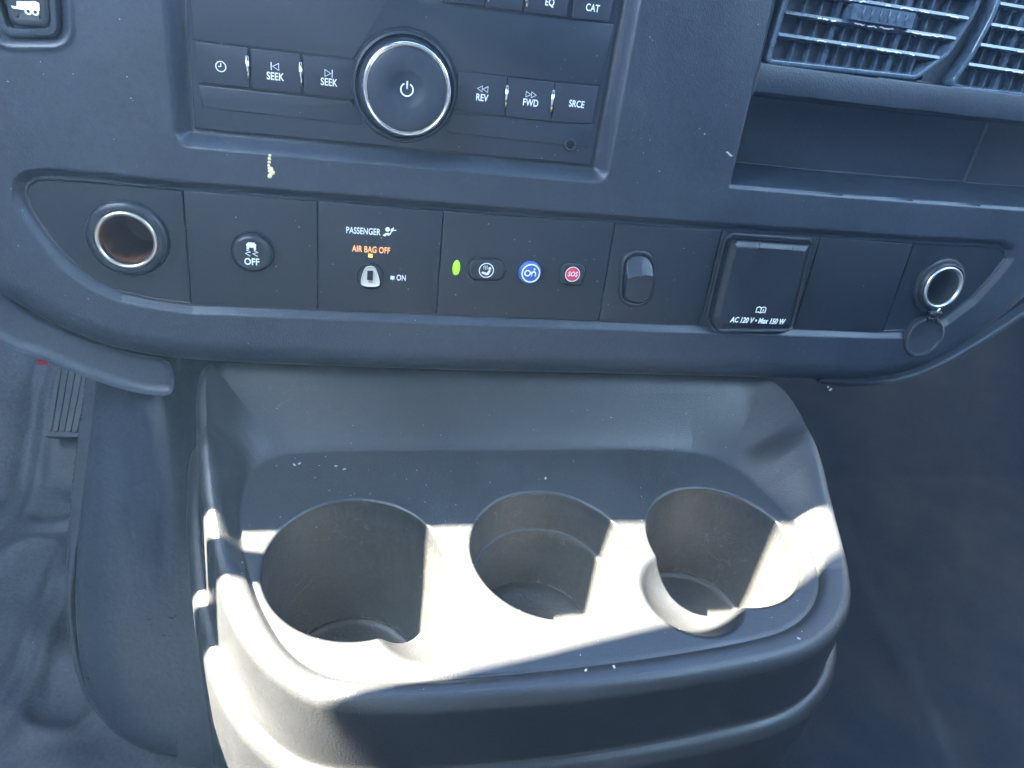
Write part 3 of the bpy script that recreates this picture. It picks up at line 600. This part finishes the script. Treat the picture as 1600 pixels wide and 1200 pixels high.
tubes('manual_icon', [[(bu[0]-2.9, bu[1]-1.7), (bu[0]-2.9, bu[1]+1.3), (bu[0]-1.6, bu[1]+1.9), (bu[0], bu[1]+1.3), (bu[0]+1.6, bu[1]+1.9), (bu[0]+2.9, bu[1]+1.3), (bu[0]+2.9, bu[1]-1.7), (bu[0]+1.6, bu[1]-1.2), (bu[0], bu[1]-1.7), (bu[0]-1.6, bu[1]-1.2), (bu[0]-2.9, bu[1]-1.7)], [(bu[0], bu[1]+1.3), (bu[0], bu[1]-1.6)], [(bu[0]+1.5, bu[1]+.4), (bu[0]+1.5, bu[1]-.7)]], 0.32, cw, M_WHT, cv)
text('lettering', 'AC 120 V \u2022 Max 150 W', *uv(1184, 501.5, cw), 4.6, cw, M_WHT, cv, sx=0.76, bold=0.09, shear=0.18)

# blank panel
m7 = module('blank_switch_panel', 'empty flat panel between the socket cover and the small right hand socket', 'blank panel', D[5], D[6])
# right outlet
m8 = module('capped_outlet_panel', 'pointed right end panel with smaller socket whose round cap hangs open below it', 'power outlet', D[6], 360, poly=np.array(right_poly), top=(*uv(1475, 450, 3), 14.5))
c8 = uv(1475, 450, 3)
lathe('collar', *c8, [(17.5, PW-1), (17.0, PW+1.2), (15.9, PW+1.9), (15.2, PW+2.0), (14.9, PW+3.4), (14.0, PW+4.2), (13.0, PW+4.0)], M_MOD, m8, n=80, cap=False)
lathe('metal_ring', *c8, [(13.2, PW+3.4), (12.9, PW+4.6), (12.2, PW+5.0), (11.3, PW+4.6), (11.0, PW+3)], M_ALU, m8, n=80, cap=False, ang=80)
lathe('socket', *c8, [(11.1, PW+3.5), (11.0, PW-8), (10.8, PW-34)], M_ALU, m8, n=64, cap=False)
lathe('socket_floor', *c8, [(10.9, PW-33.5), (4.0, PW-33.4), (3.6, PW-31), (0.5, PW-30.8)], M_BLK, m8, n=48)  # black disc paints in the shade at the bottom of the socket
h8 = uv(1463, 492, 4)
cap_c = uv(1448, 529, 3)
cp = lathe('cap', *cap_c, [(13.6, PW-1.2), (13.6, PW+2.2), (13.2, PW+3.2), (12.4, PW+3.6), (11.4, PW+3.3), (11.0, PW+2.3), (10.2, PW+2.0), (0.5, PW+2.2)], M_CAP, m8, n=72)
tubes('hinge', [[(h8[0]-3.6, h8[1]+0.3), (h8[0]+3.8, h8[1]+0.9)]], 1.8, PW+4.0, M_MOD, cp, flat=1.0, nseg=12)
tubes('hinge', [[(h8[0]-1.8, h8[1]), (h8[0]-2.4, h8[1]-5)], [(h8[0]+2.6, h8[1]), (h8[0]+2.4, h8[1]-5)]], 1.2, PW+3.5, M_MOD, cp, flat=1.0, nseg=10)
tubes('hinge_pin', [[(h8[0]+0.4, h8[1]+0.8), (h8[0]+1.2, h8[1]+4.2)]], 0.7, PW+5.0, M_ALU, cp, flat=1.0, nseg=10)

# ------------------------------------------------------------------ air vents
def vent(name, label, outline, slats, vanes, frame_in, loc):
    t = thing(name, label, 'air vent', loc)
    vw = -2.0
    rings('frame', outline, [(0, -14), (0, vw-0.8), (0.5, vw), (1.4, vw+0.3), (2.4, vw), (3.0, vw-1.5), (3.6, vw-6), (4.0, vw-20)], M_VNT, t, cap=False, ang=50)
    rings('back_plate', inset(ccw(outline), 2.5), [(0, vw-22), (0.1, vw-21.9)], M_DRK, t)
    p = inset(ccw(outline), 2.6)
    def clipu(v):
        xs = []
        for i in range(len(p)):
            a, b = p[i-1], p[i]
            if (a[1]-v)*(b[1]-v) < 0: xs.append(a[0]+(b[0]-a[0])*(v-a[1])/(b[1]-a[1]))
        return (min(xs), max(xs)) if len(xs) >= 2 else None
    for v in slats:
        c = clipu(v)
        if not c: continue
        a, b = c
        V = []
        for (dv, w_) in [(0.9, vw-0.2), (-0.5, vw+0.5), (-1.0, vw-0.3), (-2.6, vw-12), (-1.5, vw-12.4)]:
            V += [FP(a, v+dv, w_), FP(b, v+dv, w_)]
        Fs = [(2*i, 2*i+1, (2*i+3) % 10, (2*i+2) % 10) for i in range(5)]+[(0, 2, 4, 6, 8), (9, 7, 5, 3, 1)]
        sharp(put('slat', np.array(V), Fs, M_VNT, t, True), 40)
    for (u_, wd_) in vanes:
        vs = p[:, 1]; V = []
        lo, hi = vs.min(), vs.max()
        for (du, w_) in [(-wd_, vw-4), (wd_, vw-4), (wd_+0.8, vw-18), (-wd_+0.8, vw-18)]: V += [FP(u_+du, lo, w_), FP(u_+du+3.0, hi, w_)]
        put('vane', np.array(V), [(0, 2, 3, 1), (2, 4, 5, 3), (4, 6, 7, 5), (6, 0, 1, 7)], M_VNT, t, False)
    return t
v1 = fillet(np.array([(177.2, 29.6), (266, 31.5), (281, 45), (289, 66), (290, 112), (183, 112)]), [4, 10, 16, 30, 3, 3], 8)
t1 = vent('air_vent', 'rounded black air vent with dust smeared slats above the open storage pocket', v1, [43.6, 53.4, 63.2, 73, 83, 93], [(193, .4), (202, .5), (211.5, 1.4), (218, .4), (226, .6), (234, .4), (242, .6), (250, 1.5), (257, .4), (264, .6), (273, .4)], None, FP(230, 30, -5))
# direction tab of the slats
polys('tab', [rect(216, 54.5, 252, 61.5)], -8, 0.5, M_VNT, t1)
tubes('tab_rib', [[(222+k*5, 55.5), (222+k*5, 60.5)] for k in range(6)], 0.5, 0.7, M_VNT, t1, flat=1)
v2 = fillet(np.array([(287, 31.5), (296, 29.3), (400, 31.5), (400, 112), (299, 112), (298, 66), (294, 48)]), [6, 5, 4, 4, 3, 30, 16], 8)
t2 = vent('air_vent', 'second air vent cut off by the right edge of the photo at the top', v2, [42.6, 52.4, 62.2, 72, 82], [(304, .5), (312, .4), (320, 1.4), (329, .5), (338, .4), (347, .6), (356, 1.4), (365, .5), (374, .4)], None, FP(330, 30, -5))
# ridges of dried residue on the slats
for t, sl, ur in ((t1, [43.6, 53.4, 63.2], (190, 272)), (t2, [42.6, 52.4, 62.2], (303, 372))):
    ls = []
    for v in sl:
        for k in range(9):
            a = random.uniform(*ur); L = random.uniform(1.5, 9); pts = [(a+L*i/6, v-0.3+random.uniform(-.35, .35)) for i in range(7)]; ls.append(pts)
    tubes('residue', ls, 0.32, -1.6, simple('dried_residue', (0.75, 0.76, 0.76), 0.35), t, flat=1)

# ------------------------------------------------------------------ cup holder console
con = thing('cup_holder_console', 'black plastic cup holder console with three round wells standing under the dashboard', 'cup holder', (77, -110, -330))
ZT = -181.0
Pc = ccw([(-60, -7), (-86, -7), (-97, -9), (-97, -24), (-94, -45), (-90, -70), (-84, -98), (-77, -122), (-68, -146), (-57, -165), (-42, -181), (-27, -189), (-5, -192.5), (17, -193.5), (63, -194), (110, -192), (154, -188), (180, -184), (197, -177), (210, -168), (221, -156), (230, -140), (237, -118), (241, -90), (244, -60), (246, -40), (243, -20), (230, -9), (212, -7)])
Pc = chaikin(Pc, 2)
Pf = ccw([(-48, -45), (-63, -50), (-71, -63), (-73, -84), (-69, -108), (-61, -136), (-51, -157), (-41, -171), (-27, -180), (-7, -183), (18, -184), (65, -183.5), (117, -180.5), (160, -176), (182, -171), (200, -160), (213, -144), (220, -122), (217, -98), (210, -74), (203, -60), (191, -50), (176, -45), (60, -44)])
Pf = chaikin(Pf, 2)
X, Y = grid(-150, 305, -262, 8, 0.5)
df = sdf(X, Y, Pf); dc = sdf(X, Y, Pc)
H = np.interp(Y, [-262, -160, -140, -125, -110, -95, -80, -60, -40, -18, 8], [2.2, 2.2, 2.8, 5, 9, 15, 22, 29, 33, 36, 36])
t = np.clip(df, 0, None)/(np.clip(df, 0, None)+np.clip(-dc, 0, None)+1e-6)
t = np.where(dc > 0, 1, t)
prof = 0.45*sst(t)+0.55*np.clip(1.25*t-0.12, 0, 1)**1.2
rise = np.where(H < 6, 1-np.exp(-np.clip(df, 0, None)/2.0), prof)
mixk = sst((H-3)/6.0); rise = (1-mixk)*(1-np.exp(-np.clip(df, 0, None)/1.8))+mixk*prof
hyp = lambda q, e_: (np.sqrt(q*q+e_*e_)-e_)/(math.sqrt(1+e_*e_)-e_)
wall_p = hyp(np.sin(math.pi/2*np.clip(t, 0, 1)), 0.22); rise = rise*(1-mixk)+mixk*wall_p
bk = sst((Y+70)/22.0)*mixk; rise = rise*(1-bk)+bk*hyp(np.clip(t, 0, 1), 0.16)
Z = H*rise
Z += -0.6*(1-mixk)*np.exp(-((df-0.3)/1.3)**2)                         # crease where floor meets lip
# outside roll, drop to ledge
RL = 6.0; o = np.clip(dc+3.5, 0, RL)
Z -= RL-np.sqrt(np.clip(RL*RL-o*o, 0, None))
led = -40+0.55*(H-2.2)+0.0*X
drop = np.clip(dc-2.5, 0, None)*14
body = Z-drop
dl = dc-5.5; LR = 6.5; ol = np.clip(dl, 0, LR)
ledge = led-(LR-np.sqrt(np.clip(LR*LR-ol*ol, 0, None)))-np.clip(dl-LR, 0, None)*14
ledge = np.where(dc < 2, -400, ledge)
ZZ = np.maximum(body, ledge)
kk = 2.0; hh = np.clip(0.5+0.5*(body-ledge)/kk, 0, 1); sm = body*hh+ledge*(1-hh)+kk*hh*(1-hh)
ZZ = np.where(dc > 2, sm, body)
Z = np.maximum(ZZ, -190)
cups = [(-18.2, -122.3, 40.6, 36.0, 88, None), (76.8, -118.3, 40.3, 37.0, 24, (35.2, 33.5, 64)), (170.2, -117.5, 40.3, 36.0, 66, None)]
wells = []
scoops = [(13.0, -152.0, 23.5, 14), (140.0, -147.5, 25.0, 14)]
for (cx, cy, rs_, dp) in scoops:
    r = np.hypot(X-cx, Y-cy); bowl = -dp*(1-(np.clip(r/rs_, 0, 3))**2.2)
    Z = np.where(r < rs_+3, smin(Z, bowl, 2.2), Z)
for (cx, cy, rt, rb, dp, st2) in cups:
    r = np.hypot(X-cx, Y-cy); f = 2.0
    e = np.clip(rt+f-r, 0, f); zr = -(f-np.sqrt(np.clip(f*f-e*e, 0, None)))
    inside = r < rt
    k = np.clip((rt-r)/(rt-rb), 0, None); zw = -f-k*(dp-f)
    if st2: 
        zfl = -dp-0.15*(rb-r); k2 = np.clip((st2[0]-r)/(st2[0]-st2[1]), 0, None); z2 = -dp-0.5-k2*(st2[2]-dp)
        z2 = np.maximum(z2, -st2[2]-0.3*np.cos(r/3.0)); zcup = np.where(r < rb, np.where(r < st2[0], z2, np.minimum(zfl, -dp)), zw)
    else:
        zcup = np.maximum(zw, -dp+1.2*np.exp(-((r-rb+1.5)/2.0)**2)-0.3*np.cos(r/4.0))
    zc_ = np.where(inside, zcup, zr+Z)
    Z = np.where(inside, np.minimum(Z-2.0, zcup), np.where(r < rt+f, np.minimum(Z, zr+np.maximum(Z, -60)*1.0), Z))
    wells.append((r < rt-0.05))
Z += 0.12*np.sin(X/23.0)*np.sin(Y/19.0)
zc_all = Z.copy(); XC, YC = X, Y
fm = [w_[:-1, :-1] & w_[1:, 1:] for w_ in wells]; anyw = fm[0] | fm[1] | fm[2]
bodymask = ~anyw & (dc[:-1, :-1] < -2.0)
sheet(X, Y, ZT+Z, FH, [('body', bodymask, M_CON)]+[('cup_well', f_, M_WEL) for f_ in fm], con, None)
def bil_(G, x, y):
    fx = np.clip((x+150)/0.5, 0, G.shape[1]-1.001); fy = np.clip((y+262)/0.5, 0, G.shape[0]-1.001); i = fy.astype(int); j = fx.astype(int); a_ = fx-j; b_2 = fy-i
    return (G[i, j]*(1-a_)+G[i, j+1]*a_)*(1-b_2)+(G[i+1, j]*(1-a_)+G[i+1, j+1]*a_)*b_2
pc2 = chaikin(Pc, 1); seg = np.linalg.norm(np.roll(pc2, -1, 0)-pc2, axis=1); cum = np.concatenate([[0], np.cumsum(seg)]); ss = np.linspace(0, cum[-1], 1201)[:-1]
ring0 = np.stack([np.interp(ss, cum, np.append(pc2[:, k], pc2[0, k])) for k in (0, 1)], -1)
tg = np.roll(ring0, -4, 0)-np.roll(ring0, 4, 0); tg /= np.linalg.norm(tg, axis=1)[:, None]; on = np.stack([tg[:, 1], -tg[:, 0]], -1)
for _ in range(6): on = (np.roll(on, 1, 0)+on+np.roll(on, -1, 0)); on /= np.linalg.norm(on, axis=1)[:, None]
Hr = np.interp(ring0[:, 1], [-262, -160, -140, -125, -110, -95, -80, -60, -40, -18, 8], [2.2, 2.2, 2.8, 5, 9, 15, 22, 29, 33, 36, 36]); ledr = -40+0.55*(Hr-2.2)
rows = []
p3 = ring0-on*3.5; z3 = bil_(zc_all, p3[:, 0], p3[:, 1])
for d_ in (-4.5, -4.0, -3.5):
    p_ = ring0+on*d_; rows.append(np.column_stack([p_, ZT+bil_(zc_all, p_[:, 0], p_[:, 1])-(0.05 if d_ < -4.2 else 0)]))
for k in range(1, 10):
    q_ = math.pi/2*k/9*0.94; rows.append(np.column_stack([ring0+on*(-3.5+6.5*math.sin(q_)), ZT+z3-6.5*(1-math.cos(q_))]))
zt = rows[-1][:, 2]; r0 = -3.5+6.5*math.sin(math.pi/2*.94)
for k in range(1, 13):
    f_ = k/12; rows.append(np.column_stack([ring0+on*(r0+2.6*f_), zt*(1-f_)+(ZT+ledr+1.6)*f_]))
r1 = r0+2.6
rows.append(np.column_stack([ring0+on*(r1+0.5), ZT+ledr+0.5])); rows.append(np.column_stack([ring0+on*(r1+1.5), ZT+ledr]))
for k in range(1, 11):
    q_ = math.pi/2*k/10*0.93; rows.append(np.column_stack([ring0+on*(r1+1.2+6.0*math.sin(q_)), ZT+ledr-7*(1-math.cos(q_))]))
for k in range(1, 9): rows.append(np.column_stack([ring0+on*(r1+7.3+0.3*k), rows[-1][:, 2]-(22 if k > 1 else 12)]))
nn = len(ring0); keepc = (ring0[:, 1] < 4)
Vs = np.vstack(rows); Fq = []
for i in range(len(rows)-1):
    for j in range(nn):
        j2 = (j+1) % nn
        if keepc[j] and keepc[j2]: Fq.append((i*nn+j, (i+1)*nn+j, (i+1)*nn+j2, i*nn+j2))
put('outer_shell', Vs, np.array(Fq), M_CON, con)
def conz(x, y):
    i = int(round((y+262)/0.5)); j = int(round((x+150)/0.5)); i = max(0, min(Z.shape[0]-1, i)); j = max(0, min(Z.shape[1]-1, j)); return ZT+float(zc_all[i, j])

# ------------------------------------------------------------------ engine cover beside the console
eng = thing('engine_cover', 'large smooth grey black engine cover bulging to the left of the cup holder', 'engine cover', (-130, -60, -380))
p0 = np.array([0, 14, -150.]); sv = np.array([0, -90, -230.]); sv /= np.linalg.norm(sv); sn = np.cross([1, 0, 0], sv); sn /= np.linalg.norm(sn)
if sn[1] > 0: sn = -sn
def onS(px, py, w=0):
    q_ = onplane(px, py, p0+sn*w, sn); return (float(q_[0]), float(-(q_-p0)@sv))
def FS(a, b, w):
    a, b, w = np.broadcast_arrays(np.asarray(a, float), np.asarray(b, float), np.asarray(w, float))
    return p0+np.stack([a, 0*a, 0*a], -1)-b[..., None]*sv+w[..., None]*sn
ep = [onS(*p, -27) for p in [(152, 560), (146, 620), (138, 680), (127, 760), (120, 850), (117, 920), (120, 985), (130, 1050), (152, 1105), (190, 1142), (240, 1163), (300, 1170), (420, 1158)]]
ep = [e_ for e_ in ep if e_[0] < -92]+[(-88, ep[-1][1]-6), (-88, 60), (ep[0][0], 60)]
ep = ccw(chaikin(ep, 2))
X, Y = grid(min(q[0] for q in ep)-30, -84, min(q[1] for q in ep)-30, 15, 0.6)
de = -sdf(X, Y, ep)
RE_ = 34.0
e = np.clip(de, 0, RE_); Wn = -(RE_-np.sqrt(np.clip(RE_*RE_-(RE_-e)**2, 0, None)))*0.85
Wn = np.where(X > -125, np.maximum(Wn, -(14-np.sqrt(np.clip(196-(14-np.clip(de, 0, 14))**2, 0, None)))), Wn)
Wn += 20*np.exp(-((X+124+Y*0.03)/19.0)**2)*sst((Y+190)/190.0)*sst(de/30.0)
lipd = -de
Wn = np.where(de < 4, Wn+(-39+29)*(1-sst(de/4.0)), Wn)
Wn = np.where(de < 0, -39-3*np.exp(-((lipd-0.3)/1.2)**2)+8.5*np.exp(-((lipd-5.2)/3.0)**4)*sst((-120-Y)/60.0), Wn)
Wn = np.where(lipd > 9, -39-np.clip(lipd-9, 0, None)*12, Wn); Wn = np.maximum(Wn, -150)
mkk = lipd[:-1, :-1] < 24
sheet(X, Y, Wn, FS, [('cover_shell', mkk, M_ENG)], eng, None)

# ------------------------------------------------------------------ accelerator pedal
tn = np.array([0, -0.6, 0.8])            # toe board plane normal
tp0 = np.array([0, 190.0, -430.0])+tn*30
def onT(px, py): return onplane(px, py, tp0, tn)
q_ = [onT(*p) for p in [(72, 682), (132, 684), (160, 560), (92, 550)]]
ped = thing('accelerator_pedal', 'ribbed grey accelerator pedal hanging above the footwell floor at far left', 'pedal', q_[0])
A, Bq, C_, Dq = q_
def bil(s, t_, h): return (A*(1-s)+Bq*s)*(1-t_)+(Dq*(1-s)+C_*s)*t_+tn*h
def pbox(name, s0, s1, t0, t1, h0, h1, mat, par):
    V = [bil(s, t_, h) for h in (h0, h1) for (s, t_) in ((s0, t0), (s1, t0), (s1, t1), (s0, t1))]
    return put(name, np.array(V), [(0, 3, 2, 1), (4, 5, 6, 7), (0, 1, 5, 4), (1, 2, 6, 5), (2, 3, 7, 6), (3, 0, 4, 7)], mat, par, False)
pd = pbox('pad', 0, 1, 0, 1, -8, 0, M_PED, ped)
for k in range(6): pbox('rib', 0.04+k*0.165, 0.13+k*0.165, 0.06, 0.98, 0, 2.2, M_PED, pd)
pbox('pad_edge', 0, 1, 0, 0.045, 0, 2.2, M_PED, pd)
rdp = onplane(67, 567, WV*-22, WV); 
ob = box('red_clip', rdp+np.array([-2.6, 0, -1.2]), rdp+np.array([2.2, 5, 1.2]), M_RLT); ob['label'] = 'tiny red clip peeping out below the dash edge above the pedal'; ob['category'] = 'clip'

# ------------------------------------------------------------------ crumbs and dust
def blob(name, pts, fr, mat, label=None, cat=None):
    V = []; Fs = []
    for (a, b, w_, r, el) in pts:
        base = len(V); n_ = 7
        ph = random.uniform(0, 6.28); cs, sn_ = math.cos(ph), math.sin(ph)
        for lvl, (rr_, hh_) in enumerate([(1.0, -0.05), (0.85, 0.35), (0.4, 0.6)]):
            for k in range(n_):
                q2 = 2*math.pi*k/n_; rad_ = r*rr_*(0.75+0.5*random.random()); x_ = rad_*el*math.cos(q2); y_ = rad_*math.sin(q2)
                V.append(fr(a+x_*cs-y_*sn_, b+x_*sn_+y_*cs, w_+r*hh_))
        for lvl in range(2):
            for k in range(n_): Fs.append((base+lvl*n_+k, base+lvl*n_+(k+1) % n_, base+(lvl+1)*n_+(k+1) % n_, base+(lvl+1)*n_+k))
        Fs.append(tuple(base+2*n_+k for k in range(n_)))
    o2 = put(name, np.array(V), Fs, mat, None, False)
    if label: o2['label'] = label; o2['category'] = cat
    return o2
cr = []
for i, (px, py) in enumerate([(421.5, 243), (421, 248), (420.5, 253), (420, 258), (420.5, 263), (422, 268), (424, 272), (426, 269), (422, 275), (424, 264)]):
    a, b = uv(px, py); cr.append((a, b, fasc(a, b), 0.55+0.5*(i > 4)*random.random()+0.15, 1.2))
blob('dried_crumb', cr, FP, M_CRM, 'pale yellow dried crumb stuck to the dashboard just under the radio', 'crumb')
a, b = uv(1136, 238); blob('scuff_flake', [(a+k*0.9, b-k*0.5, fasc(a, b), 0.5, 1.5) for k in range(4)], FP, M_DST, 'small whitish flake on the dashboard left of the storage pocket', 'flake')
hp = onplane(1293, 606, WV*-8, WV)
blob('lint_fleck', [(uv(1293, 604, -10)[0], uv(1293, 604, -10)[1], -9.5, 0.7, 1.2), (uv(1297, 608, -10)[0], uv(1297, 608, -10)[1], -9.5, 0.9, 1.5)], FP, M_DST, 'white lint fleck on the lower right edge of the dashboard', 'lint')
sp = []
for _ in range(150):
    px = random.uniform(10, 1590); py = random.uniform(10, 590); a, b = uv(px, py)
    if -215 < a < 470 and b > -140 and not (-95 < a < 101 and b > -29) and not (b > -30 and a > 172) and sdf(np.array([a]), np.array([b]), bz)[0] > 2: sp.append((a, b, fasc(a, b), random.uniform(0.1, 0.22), random.uniform(1, 2)))
for _ in range(60):
    a, b = random.uniform(-99, 299), random.uniform(-108, -56); sp.append((a, b, PW, random.uniform(0.1, 0.25), 1.5))
for _ in range(25):
    a, b = random.uniform(-90, 95), random.uniform(-26, 50); sp.append((a, b, RW+0.5, random.uniform(0.1, 0.2), 1.5))
d1 = blob('dust', sp, FP, M_DST); d1['kind'] = 'stuff'; d1['label'] = 'pale dust specks scattered over the dashboard face'; d1['category'] = 'dust'
sp = []
for _ in range(170):
    a, b = random.uniform(-70, 235), random.uniform(-192, -20); z_ = conz(a, b)
    if z_ > -186: sp.append((a, b, z_, random.uniform(0.1, 0.25), random.uniform(1, 2.2)))
for (px, py) in [(460, 724), (468, 722), (525, 726), (538, 731), (853, 745)]:
    a, b = hz(px, py, ZT+1); sp.append((a, b, conz(a, b), random.uniform(0.4, 0.6), 2.2))
for (px, py) in [(914, 1051), (958, 1046), (1245, 1002)]:
    a, b = hz(px, py, ZT); sp.append((a, b, conz(a, b), 0.6, 1.6))
d2 = blob('dust', sp, FH, M_DST); d2['kind'] = 'stuff'; d2['label'] = 'pale grit and crumbs scattered on the cup holder console'; d2['category'] = 'dust'

# ------------------------------------------------------------------ thin volume added to stand for lens veil
VEIL = 0.042
if VEIL:
    hb = box('lens_veil', (-1100, -1400, -1430), (1300, 760, 1100), simple('tmp', (1, 1, 1)), None)
    hb['kind'] = 'stuff'; hb['label'] = 'thin bluish volume added in place of lens veil over the console'; hb['category'] = 'lens_veil'
    hm = bpy.data.materials.new('lens_veil'); hm.use_nodes = True; hn, hl = nodes(hm); hn.clear()
    ho = hn.new('ShaderNodeOutputMaterial'); pv_ = hn.new('ShaderNodeVolumePrincipled'); pv_.inputs['Density'].default_value = VEIL
    pv_.inputs['Color'].default_value = (0.42, 0.70, 1.0, 1); pv_.inputs['Anisotropy'].default_value = 0.0
    hl.new(pv_.outputs[0], ho.inputs['Volume']); hb.data.materials.clear(); hb.data.materials.append(hm)
